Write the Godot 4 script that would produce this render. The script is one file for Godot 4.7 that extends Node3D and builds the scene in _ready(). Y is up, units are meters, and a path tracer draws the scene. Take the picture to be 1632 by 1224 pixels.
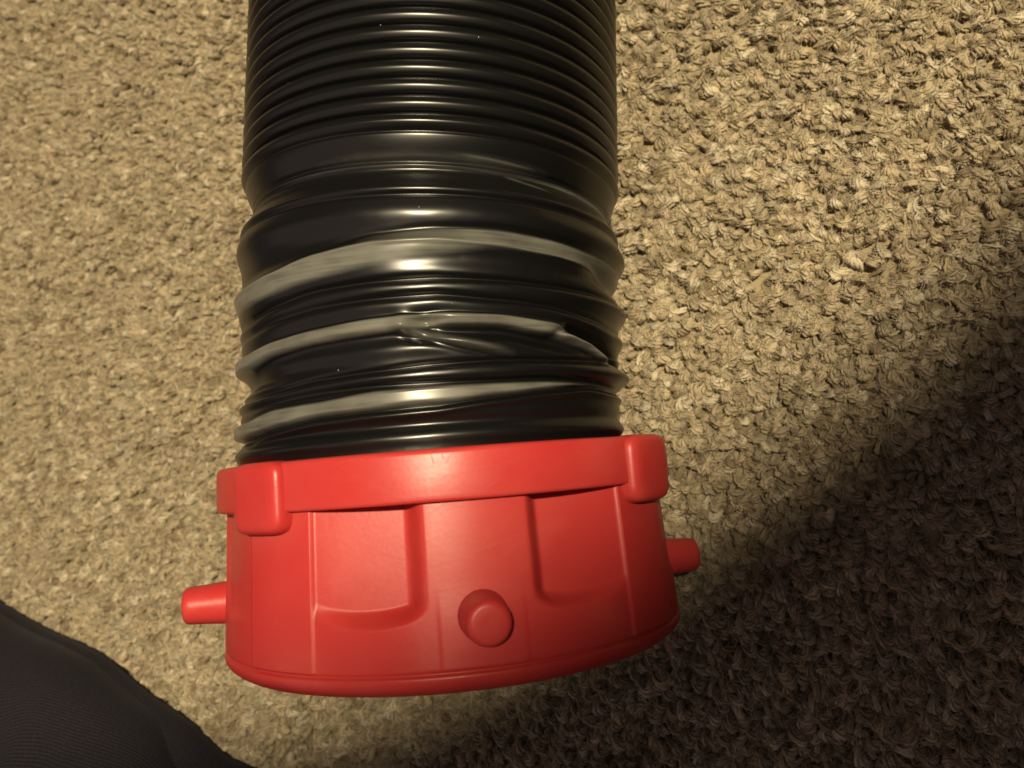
extends Node3D
# A black corrugated drain hose with a red bayonet coupling, lying on a loop pile carpet, seen from close above.
# Units are metres. The hose lies along z; the camera looks down on it from its right-hand side.

const AXIS_Y := 0.0484        # height of the hose axis over the carpet backing
const HOSE_R := 0.0420
const LEAN := 28.0            # the camera stands this many degrees to the right of straight above the hose
const CAM_D := 0.1775         # distance of the lens from the hose axis
const FOCAL := 1250.0         # focal length in pixels of a 1632 x 1224 picture

var nrm: Vector3              # from the hose axis towards the camera
var rgt: Vector3
var rng := RandomNumberGenerator.new()

func _ready() -> void:
	rng.seed = 4711
	var a := deg_to_rad(LEAN)
	nrm = Vector3(sin(a), cos(a), 0)
	rgt = Vector3(cos(a), -sin(a), 0)
	make_camera()
	make_light()
	make_carpet()
	make_hose()
	make_cloth()

# ---------------------------------------------------------------- camera and light
func make_camera() -> void:
	var cam := Camera3D.new()
	cam.name = "camera"
	var eye := Vector3(0, AXIS_Y, 0) + nrm * CAM_D
	var fw := (-nrm + rgt * (128.0 / FOCAL) + Vector3(0, 0, -1) * (143.0 / FOCAL)).normalized()
	add_child(cam)
	cam.look_at_from_position(eye, eye + fw, Vector3(0, 0, -1))
	var at := CameraAttributesPhysical.new()
	at.frustum_focal_length = 24.52
	at.exposure_aperture = 19.0
	at.frustum_focus_distance = 0.156
	cam.attributes = at
	cam.near = 0.01
	cam.far = 20.0
	cam.fov = 2.0 * rad_to_deg(atan(612.0 / FOCAL))
	cam.current = true

func make_light() -> void:
	var env := Environment.new()
	env.background_mode = Environment.BG_COLOR
	env.background_color = Color(0.050, 0.039, 0.041).linear_to_srgb()
	env.tonemap_mode = Environment.TONE_MAPPER_LINEAR
	env.tonemap_exposure = 1.0
	env.sdfgi_enabled = true
	env.ssao_enabled = true
	env.ssil_enabled = true
	var we := WorldEnvironment.new()
	we.name = "environment"
	we.environment = env
	add_child(we)
	# the warm reading lamp over the photographer's shoulder; its shade cuts the pool of light off
	var eye := Vector3(0, AXIS_Y, 0)
	var pos := eye + (nrm + Vector3(0, 0, -1) * 0.19 + rgt * -0.14).normalized() * 1.15
	var pa := Vector3(0.119, 0.004, -0.012)
	var pb := Vector3(-0.017, 0.004, 0.086)
	var edge := (pa - pos).cross(pb - pos).normalized()       # plane of the shade's edge
	var mid := ((pa + pb) * 0.5 - pos).normalized()
	if edge.dot(Vector3(-1, 0, -1)) < 0.0:
		edge = -edge
	var half := deg_to_rad(24.0)
	var aim := (mid * cos(half) + edge * sin(half)).normalized()
	var lamp := SpotLight3D.new()
	lamp.name = "reading_lamp"
	lamp.light_color = Color(1.0, 0.925, 0.77)
	lamp.light_energy = 2.45
	lamp.light_size = 0.022
	lamp.spot_range = 6.0
	lamp.spot_attenuation = 2.0
	lamp.spot_angle = 23.15
	lamp.spot_angle_attenuation = 0.07
	lamp.shadow_enabled = true
	add_child(lamp)
	lamp.look_at_from_position(pos, pos + aim, Vector3(0, 1, 0))
	# a faint second lamp far off in the room
	var room := AreaLight3D.new()
	room.name = "room_lamp"
	room.light_color = Color(1.0, 0.88, 0.84)
	room.light_energy = 0.38
	room.area_size = Vector2(2.0, 2.0)
	room.area_range = 8.0
	room.shadow_enabled = true
	add_child(room)
	room.look_at_from_position(Vector3(-1.2, 1.4, 0.6), Vector3(0, 0.03, 0), Vector3(0, 1, 0))

# ---------------------------------------------------------------- helpers
func mat(albedo: Color, rough: float, spec := 0.5) -> StandardMaterial3D:
	var m := StandardMaterial3D.new()
	m.albedo_color = albedo.linear_to_srgb()
	m.roughness = rough
	m.metallic_specular = spec
	return m

func noise_map(sd: int, freq: float, bump: float, size := 512) -> NoiseTexture2D:
	var n := FastNoiseLite.new()
	n.seed = sd
	n.frequency = freq
	n.fractal_octaves = 4
	var t := NoiseTexture2D.new()
	t.width = size
	t.height = size
	t.seamless = true
	t.noise = n
	if bump > 0.0:
		t.as_normal_map = true
		t.bump_strength = bump
	return t

func put(called: String, mesh: Mesh, m: Material, parent: Node) -> MeshInstance3D:
	var o := MeshInstance3D.new()
	o.name = called
	o.mesh = mesh
	o.material_override = m
	parent.add_child(o, true)
	return o

# a closed or open grid of points as one smooth mesh; rows run along v, columns along u
func grid_mesh(pts: PackedVector3Array, nu: int, nv: int, wrap: bool, uvs := PackedVector2Array(), cols := PackedColorArray(), flip := false) -> ArrayMesh:
	var nor := PackedVector3Array()
	nor.resize(pts.size())
	for j in nv:
		var j0 := maxi(j - 1, 0) * nu
		var j1 := mini(j + 1, nv - 1) * nu
		for i in nu:
			var i0 := (i - 1 + nu) % nu if wrap else maxi(i - 1, 0)
			var i1 := (i + 1) % nu if wrap else mini(i + 1, nu - 1)
			var k := j * nu
			var nn := (pts[j1 + i] - pts[j0 + i]).cross(pts[k + i1] - pts[k + i0]).normalized()
			nor[k + i] = -nn if flip else nn
	var idx := PackedInt32Array()
	var mu := nu if wrap else nu - 1
	idx.resize(mu * (nv - 1) * 6)
	var w := 0
	for j in nv - 1:
		for i in mu:
			var a := j * nu + i
			var b := j * nu + (i + 1) % nu
			var c := a + nu
			var d := b + nu
			if flip:
				idx[w] = a; idx[w + 1] = c; idx[w + 2] = b; idx[w + 3] = b; idx[w + 4] = c; idx[w + 5] = d
			else:
				idx[w] = a; idx[w + 1] = b; idx[w + 2] = c; idx[w + 3] = b; idx[w + 4] = d; idx[w + 5] = c
			w += 6
	var arr := []
	arr.resize(Mesh.ARRAY_MAX)
	arr[Mesh.ARRAY_VERTEX] = pts
	arr[Mesh.ARRAY_NORMAL] = nor
	arr[Mesh.ARRAY_INDEX] = idx
	if uvs.size():
		arr[Mesh.ARRAY_TEX_UV] = uvs
	if cols.size():
		arr[Mesh.ARRAY_COLOR] = cols
	var m := ArrayMesh.new()
	m.add_surface_from_arrays(Mesh.PRIMITIVE_TRIANGLES, arr)
	return m

func ga(x: float, w: float) -> float:
	var t := x / w
	return exp(-0.5 * t * t) if absf(t) < 4.0 else 0.0

# value at an angle from its values at the left side, the front and the right side
func lfr(t: float, l: float, f: float, r: float) -> float:
	var k := clampf(absf(t) / 72.0, 0.0, 1.0)
	k = k * k * (3.0 - 2.0 * k)
	return lerpf(f, l if t < 0.0 else r, k)

# ---------------------------------------------------------------- carpet
func loop_mesh(sd: int) -> ArrayMesh:
	# one loop of yarn: several twisted strands that rise, arch over and dive down again, leaning to +z
	var r := RandomNumberGenerator.new()
	r.seed = sd
	var st := SurfaceTool.new()
	st.begin(Mesh.PRIMITIVE_TRIANGLES)
	var strands := 12
	var w := 0.00095 * r.randf_range(0.8, 1.25)
	var hgt := 0.0047 * r.randf_range(0.95, 1.06)
	var lean := 0.0024 * r.randf_range(0.5, 1.3)
	var twist := r.randf_range(0.8, 2.4)
	var n := 10
	var sides := 4
	var base := 0
	for s in strands:
		var off := TAU * s / strands + r.randf_range(-0.3, 0.3)
		var spread := 0.00078 * r.randf_range(0.35, 1.2)
		var rad := 0.00040 * r.randf_range(0.7, 1.15)
		var path := []
		for k in n:
			var t := float(k) / (n - 1)
			var ang := PI * t
			var c := Vector3(-cos(ang) * w * (1.0 + 0.25 * sin(ang)), sin(ang) ** 0.7 * hgt - 0.0004, lean * sin(ang) ** 1.5)
			var ph := off + twist * t * PI
			var side := Vector3(sin(ang) * 0.2, 0, 1).normalized()
			var tang := Vector3(sin(ang), cos(ang), 0).normalized()
			var up := tang.cross(side).normalized()
			path.append(c + (side * cos(ph) + up * sin(ph)) * spread * (0.65 + 0.35 * sin(ang)))
		for k in n:
			var tn: Vector3 = (path[mini(k + 1, n - 1)] - path[maxi(k - 1, 0)]).normalized()
			var sx := tn.cross(Vector3(0.3, 0.2, 1)).normalized()
			var sy := tn.cross(sx)
			for q in sides:
				var an := TAU * q / sides
				var dv := sx * cos(an) + sy * sin(an)
				st.set_normal(dv)
				st.set_uv(Vector2(float(q) / sides, float(k) / n))
				st.add_vertex(path[k] + dv * rad)
		for k in n - 1:
			for q in sides:
				var a0 := base + k * sides + q
				var b0 := base + k * sides + (q + 1) % sides
				for v in [a0, a0 + sides, b0, b0, a0 + sides, b0 + sides]:
					st.add_index(v)
		base += n * sides
	# loose fibres that stand off the yarn
	for f in 20:
		var t := r.randf_range(0.12, 0.88)
		var ang := PI * t
		var c := Vector3(-cos(ang) * w * 1.2, sin(ang) ** 0.7 * hgt - 0.0002, lean * sin(ang) ** 1.5)
		var out_dir := Vector3(r.randfn(), absf(r.randfn()) * 0.7, r.randfn()).normalized()
		var p0 := c + out_dir * 0.0006
		var along := Vector3(r.randfn(), r.randfn() * 0.4, r.randfn()).normalized()
		var p1 := c + out_dir * r.randf_range(0.0011, 0.0016) + along * 0.0005
		var p2 := c + out_dir * r.randf_range(0.0011, 0.0018) + along * r.randf_range(0.0010, 0.0018)
		var thick := r.randf_range(0.00005, 0.00009)
		var chain := [p0, p1, p2]
		for k in 3:
			var tn: Vector3 = (chain[mini(k + 1, 2)] - chain[maxi(k - 1, 0)]).normalized()
			var sx := tn.cross(Vector3(0.31, 0.9, 0.2)).normalized()
			var sy := tn.cross(sx)
			for q in 3:
				var an := TAU * q / 3.0
				var dv := sx * cos(an) + sy * sin(an)
				st.set_normal(dv)
				st.set_uv(Vector2(q / 3.0, k * 0.5))
				st.add_vertex(chain[k] + dv * thick * (1.0 - 0.3 * k))
		for k in 2:
			for q in 3:
				var a1 := base + k * 3 + q
				var b1 := base + k * 3 + (q + 1) % 3
				for v in [a1, a1 + 3, b1, b1, a1 + 3, b1 + 3]:
					st.add_index(v)
		base += 9
	return st.commit()

func make_carpet() -> void:
	var carpet := Node3D.new()
	carpet.name = "carpet"
	carpet.set_meta("kind", "structure")
	carpet.set_meta("label", "beige brown loop pile carpet covering the whole floor")
	add_child(carpet)
	var bm := mat(Color(0.30, 0.24, 0.15), 1.0, 0.1)
	var pl := PlaneMesh.new()
	pl.size = Vector2(6, 6)
	put("backing", pl, bm, carpet).position.y = 0.0019
	var ym := mat(Color(1, 1, 1), 0.85, 0.25)
	ym.vertex_color_use_as_albedo = true
	ym.backlight_enabled = true
	ym.backlight = Color(0.20, 0.16, 0.08).linear_to_srgb()
	ym.rim_enabled = true
	ym.rim = 0.25
	ym.rim_tint = 0.8
	var variants := 8
	var spots := []
	var tints := []
	for v in variants:
		spots.append([])
		tints.append([])
	var patch := FastNoiseLite.new()
	patch.seed = 9
	patch.frequency = 55.0
	patch.fractal_octaves = 2
	var step := 0.0023
	var x := -0.46
	var row := 0
	while x < 0.30:
		var z := -0.36 + (row % 2) * step * 0.5
		while z < 0.24:
			var px := x + rng.randf_range(-0.42, 0.42) * step
			var pz := z + rng.randf_range(-0.42, 0.42) * step
			var f := patch.get_noise_2d(px, pz)
			var yaw := rng.randfn(0.0, 0.65) + f * 1.6 - 0.25
			var b := Basis(Vector3.UP, yaw) * Basis(Vector3.RIGHT, rng.randf_range(-0.25, 0.35)) * Basis(Vector3.BACK, rng.randf_range(-0.3, 0.3))
			var sc := rng.randf_range(0.86, 1.38)
			b = b.scaled(Vector3(sc, rng.randf_range(0.88, 1.08) * (1.0 + 0.12 * f), sc))
			var v := rng.randi() % variants
			spots[v].append(Transform3D(b, Vector3(px, 0.0, pz)))
			var tone := rng.randf_range(0.78, 1.18)
			var c := Color(0.41, 0.336, 0.220) * tone
			var pick := rng.randf()
			if pick < 0.10:
				c = Color(0.27, 0.21, 0.125) * tone
			elif pick < 0.24:
				c = Color(0.52, 0.45, 0.32) * tone
			c.a = 1.0
			tints[v].append(c)
			z += step
		x += step * 0.9
		row += 1
	for v in variants:
		var mm := MultiMesh.new()
		mm.transform_format = MultiMesh.TRANSFORM_3D
		mm.use_colors = true
		mm.mesh = loop_mesh(100 + v)
		mm.instance_count = spots[v].size()
		for i in spots[v].size():
			mm.set_instance_transform(i, spots[v][i])
			mm.set_instance_color(i, tints[v][i])
		var o := MultiMeshInstance3D.new()
		o.name = "pile"
		o.multimesh = mm
		o.material_override = ym
		o.set_meta("kind", "stuff")
		carpet.add_child(o, true)

# ---------------------------------------------------------------- hose
const PITCH := 3.39          # mm between the rings of the closed part
const RINGS_END := -62.9     # mm along the axis where the closed rings stop

# where the creases and folds of the pulled-out part run: mm along the axis at every 15 degrees from -75 to 75
const CREST_B := [-37.3, -37.3, -38.1, -39.6, -40.7, -40.9, -40.3, -39.7, -39.1, -37.4, -37.4]
const LOW_B := [-34.4, -34.4, -34.9, -35.9, -37.1, -38.7, -39.9, -39.5, -38.9, -37.1, -37.1]
const STRIP_B := [-37.5, -37.5, -38.3, -40.1, -42.1, -43.0, -43.3, -42.9, -42.3, -42.4, -42.4]
const GROOVE_C := [-31.6, -31.6, -32.7, -33.7, -34.1, -34.3, -34.0, -33.7, -33.6, -33.4, -33.6]
const GROOVE_C_LOW := [-29.0, -29.0, -30.0, -30.7, -31.1, -31.3, -30.4, -29.7, -28.3, -26.9, -26.9]
const TOP_D := [-25.2, -25.2, -26.1, -26.8, -27.5, -27.8, -27.4, -26.4, -23.5, -21.5, -21.1]
const LOW_D := [-22.5, -22.5, -23.9, -24.6, -25.1, -25.8, -25.6, -24.1, -22.4, -20.5, -20.2]
const GROOVE_E := [-17.1, -17.1, -17.3, -18.0, -18.4, -18.9, -19.2, -19.2, -19.4, -19.9, -20.6]
const GROOVE_E_LOW := [-14.8, -14.8, -15.2, -15.7, -15.9, -15.7, -15.6, -15.8, -15.1, -14.4, -14.2]
const TOP_F := [-12.5, -12.5, -13.8, -14.0, -14.8, -15.0, -15.0, -15.1, -15.0, -14.3, -14.1]
const LOW_F := [-9.5, -9.5, -10.6, -11.6, -11.8, -12.0, -12.9, -13.8, -14.6, -14.0, -13.9]

func tab(table: Array, t: float) -> float:
	var k := clampf((t + 75.0) / 15.0, 0.0, 9.999)
	var i := int(k)
	var f := k - i
	f = lerpf(f, f * f * (3.0 - 2.0 * f), 0.4)
	return lerpf(table[i], table[i + 1], f)

func band(s: float, lo: float, hi: float, e0: float, e1: float) -> float:
	return smoothstep(lo - e0, lo + e0, s) * (1.0 - smoothstep(hi - e1, hi + e1, s))

# t degrees round, s mm along the axis; x: height in mm over the plain tube, y: whitening of the stretched plastic
func crumple(t: float, s: float) -> Vector2:
	var h := 0.0
	var wear := 0.0
	# shoulder after the last closed ring, then the deep pinch
	h -= (2.4 + 0.25 * sin(t * 0.05)) * (ga(s + 54.8, 3.2) if s < -54.8 else ga(s + 54.8, 1.8))
	h -= 0.5 * ga(s + 56.4, 0.25)
	h += 0.35 * ga(s + 55.5, 0.22)
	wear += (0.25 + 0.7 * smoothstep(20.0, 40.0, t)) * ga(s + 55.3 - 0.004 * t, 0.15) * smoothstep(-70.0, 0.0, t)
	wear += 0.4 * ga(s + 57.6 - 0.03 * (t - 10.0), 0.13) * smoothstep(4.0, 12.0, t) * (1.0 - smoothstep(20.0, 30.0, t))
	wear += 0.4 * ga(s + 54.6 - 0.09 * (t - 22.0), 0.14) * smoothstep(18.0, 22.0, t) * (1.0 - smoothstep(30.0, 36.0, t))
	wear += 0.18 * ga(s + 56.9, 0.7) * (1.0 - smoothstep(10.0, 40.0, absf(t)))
	h += 0.40 * ga(s + 50.6, 0.55)
	h -= 0.40 * ga(s + 49.4, 0.3)
	# first bulge
	var c := lfr(t, -46.6, -46.0, -45.4)
	h += lfr(t, 1.1, 0.75, 1.6) * ga(s - c, 1.7)
	# worn fold: a sharp crest, the light face below it on the left, a light strip above it on the right
	var crest := tab(CREST_B, t)
	var low := tab(LOW_B, t)
	var strip := tab(STRIP_B, t)
	var d := s - crest
	var left := 1.0 - smoothstep(-6.0, 24.0, t)
	var f := lfr(t, 1.5, 1.0, 0.25)
	h += f * (ga(d, 0.9) if d < 0.0 else ga(d, maxf(1.3, (low - crest) * 0.85)))
	h += 0.22 * ga(d, 0.22)
	h -= lerpf(0.55, 0.2, left) * ga(s - strip + 0.4, 0.4)
	h -= 2.4 * smoothstep(38.0, 62.0, t) * ga(s - crest, 1.3)
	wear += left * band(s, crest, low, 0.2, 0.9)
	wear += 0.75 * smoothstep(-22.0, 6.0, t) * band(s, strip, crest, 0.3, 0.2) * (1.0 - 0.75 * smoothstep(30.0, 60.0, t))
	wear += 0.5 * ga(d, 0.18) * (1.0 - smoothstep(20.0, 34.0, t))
	# the double rib with its two narrow grooves
	c = tab(GROOVE_C, t)
	var c2 := tab(GROOVE_C_LOW, t)
	h -= 0.85 * ga(s - c, 0.42)
	h += lfr(t, 0.5, 0.45, 1.7) * ga(s - c - 1.5, 1.2)
	h -= lfr(t, 0.4, 0.85, 0.3) * ga(s - c2, 0.45)
	h += lfr(t, 0.2, 0.45, 0.9) * ga(s - c2 - 1.4, 1.0)
	h += 0.25 * ga(s - c + 1.6, 0.9) 
	# second worn fold, buckled in two places
	var top := tab(TOP_D, t)
	low = tab(LOW_D, t)
	var torn := smoothstep(-10.0, -1.0, t)
	f = lfr(t, 1.5, 1.15, 0.9)
	h += f * band(s, top, low, 0.55, lerpf(0.75, 0.35, torn))
	h += 0.25 * ga(s - top, 0.25)
	h -= (0.5 + 1.1 * torn) * ga(s - low - 1.2, 0.95) * (1.0 - smoothstep(30.0, 42.0, t))
	h += lfr(t, 0.2, 0.75, 0.1) * ga(s - low - 3.4, 1.5)
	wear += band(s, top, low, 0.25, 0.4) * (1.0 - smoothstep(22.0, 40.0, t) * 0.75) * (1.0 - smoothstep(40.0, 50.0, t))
	# first buckle: a small crater behind a raised lip, a crease running off to the lower right
	h -= 2.3 * ga(t + 2.8, 2.6) * ga(s + 26.6, 0.75)
	h += 1.1 * ga(t + 8.0, 1.7) * ga(s + 26.2, 1.2)
	if t > -16.0 and t < 30.0:
		var cr := -24.9 + (t + 5.6) * 0.178
		var env := smoothstep(-12.0, -5.0, t) * (1.0 - smoothstep(8.0, 22.0, t))
		h += 1.0 * env * ga(s - cr, 0.6)
		h -= 0.5 * env * ga(s - cr - 1.2, 0.55)
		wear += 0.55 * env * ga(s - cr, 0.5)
	# second buckle near the right-hand side
	h += 0.7 * ga(t - 30.0, 3.4) * ga(s + 25.2, 0.8)
	h -= 1.2 * ga(t - 33.4, 1.6) * ga(s + 24.8, 0.6)
	if t > 26.0 and t < 84.0:
		var cr2 := -24.2 + (t - 33.3) * 0.165
		var env2 := smoothstep(31.0, 35.0, t) * (1.0 - smoothstep(52.0, 66.0, t))
		h += 1.5 * env2 * ga(s - cr2, 0.55)
		h -= 2.7 * smoothstep(33.0, 40.0, t) * (1.0 - smoothstep(62.0, 78.0, t)) * ga(s - cr2 + 2.0, 1.0)
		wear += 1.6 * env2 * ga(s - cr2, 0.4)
	# pinch low on the left
	h -= lfr(t, 1.9, 0.15, 0.4) * ga(s - lfr(t, -19.6, -21.0, -21.6), 1.2)
	# third rib group
	c = tab(GROOVE_E, t)
	c2 = tab(GROOVE_E_LOW, t)
	h -= 0.85 * ga(s - c, 0.4)
	h += lfr(t, 0.5, 0.55, 2.2) * ga(s - (c + c2) * 0.5, 1.1)
	h -= lfr(t, 0.4, 0.8, 1.0) * ga(s - c2, 0.42)
	# last fold
	top = tab(TOP_F, t)
	low = tab(LOW_F, t)
	h += lfr(t, 1.3, 0.8, 0.9) * band(s, top, maxf(low, top + 0.6), 0.5, 0.6)
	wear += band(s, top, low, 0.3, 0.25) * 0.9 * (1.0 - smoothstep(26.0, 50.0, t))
	h -= 0.8 * ga(s - low - 0.25, 0.35)
	h += 0.5 * ga(s - low - 1.3, 0.5)
	h -= lfr(t, 0.9, 0.55, 0.3) * ga(s - lfr(t, -8.4, -8.6, -8.6), 0.7)
	h += lfr(t, 1.0, 0.5, 0.9) * ga(s + 6.4, 0.9)
	return Vector2(h, wear)

func make_hose() -> void:
	var hose := Node3D.new()
	hose.name = "drain_hose"
	hose.position = Vector3(0, AXIS_Y, 0)
	hose.set_meta("label", "black corrugated plastic drain hose with crumpled neck and red bayonet coupling on its end")
	hose.set_meta("category", "hose")
	add_child(hose)
	# --- the black tube
	var rows := PackedFloat32Array()
	var s := -330.0
	while s < RINGS_END:
		rows.append(s)
		s += PITCH / 18.0 if s > -120.0 else PITCH / 8.0
	s = RINGS_END
	while s < 0.0:
		rows.append(s)
		s += 0.17
	var nu := 480
	var nv := rows.size()
	var wr := FastNoiseLite.new()
	wr.seed = 3
	wr.frequency = 0.09
	wr.fractal_octaves = 3
	var pts := PackedVector3Array()
	var cols := PackedColorArray()
	var uvs := PackedVector2Array()
	for j in nv:
		var sj := rows[j]
		var lean := smoothstep(-62.0, -10.0, sj) * 0.078
		for i in nu:
			var t := -180.0 + 360.0 * i / nu
			var tr := deg_to_rad(t)
			var tq := t
			if absf(t) > 110.0:
				tq = (180.0 - absf(t)) * signf(t) * 110.0 / 70.0   # the far side mirrors the near one
			var h := 0.0
			var wear := 0.0
			if sj < RINGS_END:
				var ph := fposmod((sj - RINGS_END) / PITCH + t / 360.0 * 0.0, 1.0)
				var off := minf(ph, 1.0 - ph)                      # distance from the crest, in pitches
				h = 0.52 - 1.7 * (sqrt(off * off + 0.0121) - 0.11) - 0.9 * ga(off - 0.5, 0.075) + 0.04 * wr.get_noise_2d(floor((sj - RINGS_END) / PITCH + 0.5) * 40.0, 3.0)
			else:
				var cw := crumple(tq, sj)
				var off := (sj - RINGS_END) / PITCH
				h = cw.x + maxf(0.0, 0.62 - 1.9 * (sqrt(off * off + 0.0121) - 0.11)) - 0.35 * ga(off - 0.46, 0.07)
				h += 0.07 * wr.get_noise_3d(sj * 1.6, cos(tr) * 30.0, sin(tr) * 30.0) * smoothstep(RINGS_END, RINGS_END + 8.0, sj)
				wear = cw.y
			var slim := smoothstep(-55.0, -20.0, sj) * 0.0007
			var r := HOSE_R - slim + h * 0.001
			var z := sj * 0.001 - sin(tr) * HOSE_R * lean
			pts.append(rgt * (r * sin(tr) + slim) + nrm * (r * cos(tr)) + Vector3(0, 0, z))
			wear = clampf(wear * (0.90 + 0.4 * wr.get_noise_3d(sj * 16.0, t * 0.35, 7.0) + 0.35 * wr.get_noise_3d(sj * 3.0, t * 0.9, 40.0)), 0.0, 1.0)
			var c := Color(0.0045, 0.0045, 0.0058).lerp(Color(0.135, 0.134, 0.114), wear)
			cols.append(c)
			uvs.append(Vector2(float(i) / nu * 4.0, sj / 66.0))
	var tm := mat(Color(1, 1, 1), 0.34, 0.5)
	tm.vertex_color_use_as_albedo = true
	tm.roughness = 0.30
	var tube := put("corrugated_tube", grid_mesh(pts, nu, nv, true, uvs, cols), tm, hose)
	# grains of dust on the plastic
	var st := SurfaceTool.new()
	st.begin(Mesh.PRIMITIVE_TRIANGLES)
	for k in 30:
		var j := rng.randi_range(int(nv * 0.35), nv - 8)
		var p := pts[j * nu + rng.randi_range(0, nu - 1)]
		var g := SphereMesh.new()
		g.radius = 0.00009 * exp(rng.randfn(0.0, 0.35))
		g.height = g.radius * 1.6
		g.radial_segments = 6
		g.rings = 3
		st.append_from(g, 0, Transform3D(Basis(Vector3(rng.randf(), rng.randf(), 1).normalized(), rng.randf() * TAU).scaled(Vector3(1, 1, rng.randf_range(0.8, 2.4))), p))
	var dust := put("dust", st.commit(), mat(Color(0.35, 0.34, 0.31), 0.9, 0.2), tube)
	dust.set_meta("kind", "stuff")
	make_coupling(hose)

# ---------------------------------------------------------------- red coupling
const NUB_T := 3.9            # angle of the nub that faces the camera

func body_radius(t: float, s: float) -> float:
	# t: degrees from the nub, folded into one quarter of the ring; s: mm along the axis
	var u := fposmod(t - NUB_T + 45.0, 90.0) - 45.0
	var a := absf(u)
	var r := 46.6 + 0.045 * (s - 4.0)
	# the flange at the open end
	r += 0.25 * smoothstep(31.75, 32.0, s) - 0.35 * ga(s - 31.6, 0.22)
	r -= 2.4 * pow(clampf((s - 32.2) / 3.0, 0.0, 1.0), 2.2)
	# panel under each lug stands a little proud
	r += 0.40 * smoothstep(34.9, 35.5, a) * (1.0 - smoothstep(31.0, 31.5, s))
	# raised middle panel below the recess with a fine edge
	r += 0.14 * (1.0 - smoothstep(8.2, 9.0, a)) * smoothstep(17.0, 25.0, s) * (1.0 - smoothstep(31.0, 31.5, s))
	# thumb recess: a flat scoop, deepest beside the middle panel, closed below by a rounded floor
	if a > 10.0 and a < 36.0:
		var k := clampf((a - 10.8) / 24.4, 0.0, 1.0)
		var side := 1.0 if absf(wrapf(t - NUB_T, -180.0, 180.0)) < 45.0 or absf(wrapf(t - NUB_T, -180.0, 180.0)) > 135.0 else 0.22
		var depth := 0.15 + 3.9 * (1.0 - k * k)
		var wall := smoothstep(10.4, 15.5, a) * (1.0 - smoothstep(34.9, 35.4, a))
		var endz := 20.0 + 4.2 * sqrt(maxf(0.0, 1.0 - pow((k - 0.50) / 0.56, 2.0)))
		var fl := clampf((endz + 0.3 - s) / 2.9, 0.0, 1.0)
		r -= side * depth * wall * fl * fl * (3.0 - 2.0 * fl)
	return r

func make_coupling(hose: Node3D) -> void:
	var red := mat(Color(0.53, 0.090, 0.076), 0.36, 0.42)
	red.albedo_texture = haze_red()
	red.subsurf_scatter_enabled = true
	red.subsurf_scatter_strength = 0.12
	red.roughness_texture = rough_red()
	red.roughness = 1.0
	red.uv1_triplanar = true
	red.uv1_scale = Vector3(11, 11, 11)
	red.normal_enabled = true
	red.normal_texture = noise_map(51, 0.16, 2.0)
	red.normal_scale = 0.03
	# the coupling sits askew on the hose
	var turn := Basis(nrm, deg_to_rad(4.5))
	var tilt := Transform3D(turn, rgt * 0.0036)
	var nu := 960
	var prof := []
	# inside wall of the open end, up to the seat
	for k in 6:
		prof.append([lerpf(40.6, 43.0, k / 5.0), lerpf(3.2, 34.0, k / 5.0)])
	prof.append([44.0, 35.0])
	prof.append([44.9, 35.25])
	var s := 35.2
	var nin := prof.size()
	var srow := []
	while s > 3.0:
		srow.append(s)
		s -= 0.17
	var nv := nin + srow.size()
	var pts := PackedVector3Array()
	for j in nv:
		for i in nu:
			var t := -180.0 + 360.0 * i / nu
			var tr := deg_to_rad(t)
			var r := 0.0
			var z := 0.0
			if j < nin:
				r = prof[j][0]
				z = prof[j][1]
			else:
				z = srow[j - nin]
				r = body_radius(t, z)
			pts.append(rgt * (r * sin(tr)) * 0.001 + nrm * (r * cos(tr)) * 0.001 + Vector3(0, 0, z * 0.001))
	var body := put("coupling", grid_mesh(pts, nu, nv, true, PackedVector2Array(), PackedColorArray(), true), red, hose)
	body.transform = tilt
	# --- collar band
	var band := [[43.0, 2.5], [46.20, 4.35], [47.90, 4.45], [48.35, 4.3], [48.55, 3.9], [48.55, 2.0], [48.50, 0.0], [48.40, -2.0], [48.30, -3.4], [48.10, -3.9], [47.70, -4.2], [46.80, -4.35], [44.0, -4.4], [42.6, -4.3], [42.4, -3.8], [42.4, 2.0]]
	var fine := []
	for k in band.size() - 1:
		for q in 3:
			fine.append([lerpf(band[k][0], band[k + 1][0], q / 3.0), lerpf(band[k][1], band[k + 1][1], q / 3.0)])
	fine.append(band[-1])
	pts = PackedVector3Array()
	var bu := 360
	for j in fine.size():
		for i in bu:
			var tr := TAU * i / bu - PI
			pts.append((rgt * sin(tr) + nrm * cos(tr)) * fine[j][0] * 0.001 + Vector3(0, 0, fine[j][1] * 0.001))
	put("collar_band", grid_mesh(pts, bu, fine.size(), true, PackedVector2Array(), PackedColorArray(), true), red, body)
	# --- lugs that hold the band, pegs and nub
	for k in 4:
		var at: float = [-44.5, 50.5, 137.0, -132.0][k]
		var lug := put("lug", lug_mesh(0.0080 if k == 1 else 0.0070), red, body)
		lug.transform = Transform3D(around(at), radial(at) * 0.0474 + Vector3(0, 0, 0.0018))
	for k in 4:
		var at := NUB_T + 90.0 * k
		var peg := put("peg", peg_mesh(), red, body)
		peg.transform = Transform3D(around(at) * Basis.from_scale(Vector3(0.95, 0.88, 0.95) if k == 0 else Vector3.ONE), radial(at) * 0.0460 + Vector3(0, 0, 0.0232))

func radial(deg: float) -> Vector3:
	var a := deg_to_rad(deg)
	return rgt * sin(a) + nrm * cos(a)

func around(deg: float) -> Basis:
	# x: along the circumference, y: outward, z: along the axis
	var y := radial(deg)
	return Basis(y.cross(Vector3(0, 0, 1)).normalized(), y, Vector3(0, 0, 1))

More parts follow.
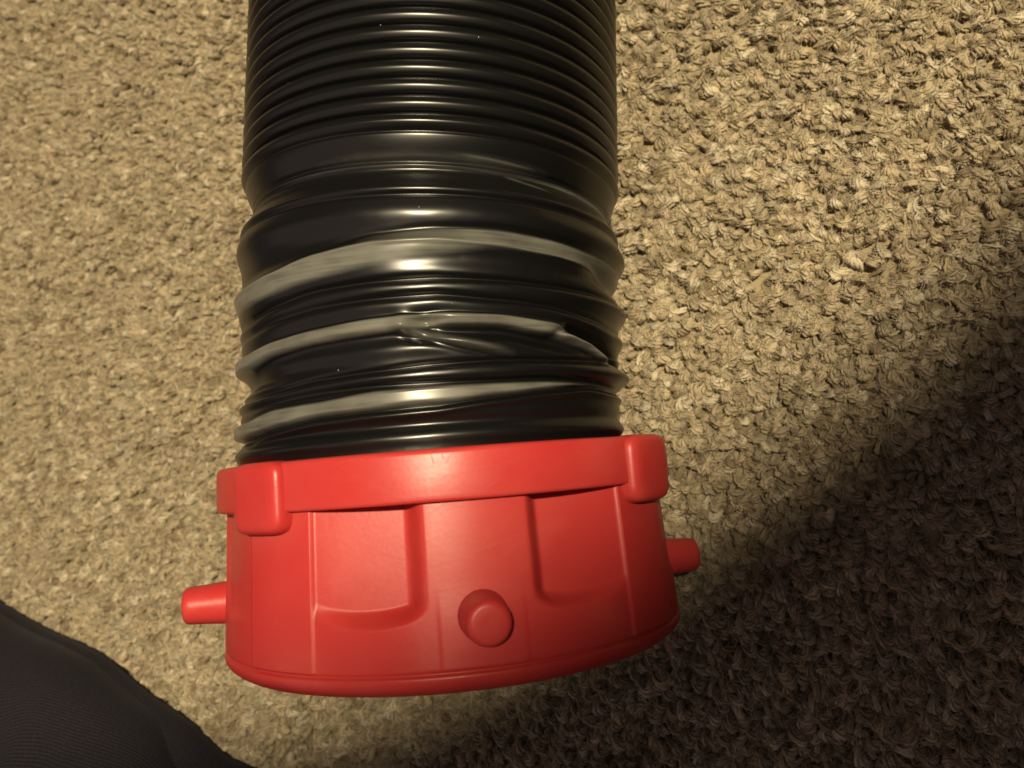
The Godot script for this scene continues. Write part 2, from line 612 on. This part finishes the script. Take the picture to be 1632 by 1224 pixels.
func haze_red() -> NoiseTexture2D:
	# bleached patches in the red plastic
	var t := noise_map(77, 0.006, 0.0)
	var g := Gradient.new()
	g.set_color(0, Color(0.90, 0.56, 0.60))
	g.set_color(1, Color(0.96, 0.86, 0.86))
	g.add_point(0.55, Color(0.92, 0.64, 0.67))
	t.color_ramp = g
	return t

func rough_red() -> ImageTexture:
	# satin plastic with handling scuffs: faint matt scratches and rubbed spots
	var n := 768
	var noise := FastNoiseLite.new()
	noise.seed = 31
	noise.frequency = 0.012
	noise.fractal_octaves = 4
	var im := Image.create(n, n, false, Image.FORMAT_RGB8)
	for y in n:
		for x in n:
			var v := 0.37 + 0.10 * noise.get_noise_2d(x, y)
			im.set_pixel(x, y, Color(v, v, v))
	var r := RandomNumberGenerator.new()
	r.seed = 12
	for k in 260:
		var p := Vector2(r.randf() * n, r.randf() * n)
		var dir := Vector2.from_angle(r.randfn(0.3, 0.9))
		var bend := r.randf_range(-0.006, 0.006)
		var tone := r.randf_range(0.50, 0.68)
		for q in r.randi_range(10, 90):
			p += dir
			dir = dir.rotated(bend)
			im.set_pixel(posmod(int(p.x), n), posmod(int(p.y), n), Color(tone, tone, tone))
	return ImageTexture.create_from_image(im)

# a rounded clip: superellipsoid-like dome of 12 x 12.8 mm, flat on top, its top following the ring
func lug_mesh(half_wide: float) -> ArrayMesh:
	var n := 48
	var pts := PackedVector3Array()
	var rings := 16
	for j in rings:
		var v := float(j) / (rings - 1)
		var ang := v * PI * 0.5
		var flat := pow(maxf(cos(ang), 0.0), 0.25)          # shrink of the outline towards the top
		for i in n:
			var a := TAU * i / n
			var cx := signf(cos(a)) * pow(absf(cos(a)), 0.36)
			var cz := signf(sin(a)) * pow(absf(sin(a)), 0.36)
			var hx := half_wide * flat
			var hz := 0.0064 * flat
			var top := 0.0040 * pow(sin(ang), 0.45) - 0.0012
			var x := cx * hx
			pts.append(Vector3(x, top - x * x / 0.100, cz * hz))
	return grid_mesh(pts, n, rings, true, PackedVector2Array(), PackedColorArray(), true)

func peg_mesh() -> ArrayMesh:
	var prof := [[5.3, -0.8], [5.0, 0.2], [4.75, 0.6], [4.5, 1.0], [4.38, 1.6], [4.30, 3.0], [4.0, 6.0], [3.85, 8.8], [3.78, 9.5], [3.55, 10.1], [3.2, 10.4], [2.7, 10.55], [1.5, 10.55], [0.01, 10.55]]
	var n := 48
	var pts := PackedVector3Array()
	for p in prof:
		for i in n:
			var a := TAU * i / n
			pts.append(Vector3(cos(a) * p[0], p[1], sin(a) * p[0]) * 0.001)
	return grid_mesh(pts, n, prof.size(), true, PackedVector2Array(), PackedColorArray(), true)

# ---------------------------------------------------------------- cloth at the corner
func make_cloth() -> void:
	var root := Node3D.new()
	root.name = "dark_cloth"
	root.set_meta("label", "dark navy woven cloth with a rounded folded edge at the lower left")
	root.set_meta("category", "cloth")
	add_child(root)
	var m := mat(Color(0.042, 0.038, 0.050), 0.9, 0.2)
	m.albedo_texture = weave()
	m.uv1_scale = Vector3(100, 100, 100)
	m.rim_enabled = true
	m.rim = 0.3
	put("lower_layer", cloth_fold(0.0095, 0.016, 0.0), m, root)
	put("upper_layer", cloth_fold(0.0095, 0.030, 1.0), m, root)

func weave() -> ImageTexture:
	var im := Image.create(64, 64, false, Image.FORMAT_RGB8)
	var r := RandomNumberGenerator.new()
	r.seed = 5
	for y in 64:
		for x in 64:
			var on := ((x + y * 2) / 4) % 4 < 2
			var v := (0.70 if on else 0.52) + r.randf_range(-0.16, 0.16)
			im.set_pixel(x, y, Color(v, v, v))
	return ImageTexture.create_from_image(im)

func cloth_fold(inset: float, height: float, part: float) -> ArrayMesh:
	# the edge of the cloth on the carpet, followed by its cross-section: up from the floor, rounded over, then flat
	var line := [Vector2(-0.245, 0.028), Vector2(-0.205, 0.0335), Vector2(-0.1721, 0.0431), Vector2(-0.1538, 0.0472), Vector2(-0.1392, 0.0515), Vector2(-0.1197, 0.0609), Vector2(-0.1016, 0.068), Vector2(-0.0892, 0.0752), Vector2(-0.0731, 0.0804), Vector2(-0.056, 0.096), Vector2(-0.046, 0.118), Vector2(-0.042, 0.15)]
	var cv := Curve3D.new()
	for k in line.size():
		var p: Vector2 = line[k]
		var tan_v: Vector2 = (line[mini(k + 1, line.size() - 1)] - line[maxi(k - 1, 0)]) / 6.0
		cv.add_point(Vector3(p.x, 0, p.y), Vector3(-tan_v.x, 0, -tan_v.y), Vector3(tan_v.x, 0, tan_v.y))
	var n := 160
	var len_c := cv.get_baked_length()
	var prof := []
	for k in 15:
		var an := PI * (-0.5 + k / 14.0)
		prof.append(Vector2(0.5 * height * (1.0 - cos(an)) , 0.5 * height * (1.0 + sin(an))))
	for k in 26:
		prof.append(Vector2(0.5 * height + 0.006 * (k + 1), height))
	var nz := FastNoiseLite.new()
	nz.seed = 8
	nz.frequency = 14.0
	var pts := PackedVector3Array()
	var uvs := PackedVector2Array()
	for j in prof.size():
		for i in n:
			var o := len_c * i / (n - 1)
			var p := cv.sample_baked(o, true)
			var q := cv.sample_baked(minf(o + 0.004, len_c), true)
			var q0 := cv.sample_baked(maxf(o - 0.004, 0.0), true)
			var tg := (q - q0).normalized()
			var inw := Vector3(-tg.z, 0, tg.x)
			var pr: Vector2 = prof[j]
			var pos := p + inw * (pr.x + inset + part * 0.014 * smoothstep(0.50, 0.72, float(i) / n))
			pos.y = pr.y + nz.get_noise_2d(pos.x, pos.z) * 0.006 * clampf(pr.x / 0.02, 0.0, 1.0) + 0.001
			if j > 14:
				pos.y += minf(pr.x - 0.5 * height, 0.08) * 0.25
			pts.append(pos)
			uvs.append(Vector2(o, pr.x + pr.y) )
	return grid_mesh(pts, n, prof.size(), false, uvs, PackedColorArray(), false)
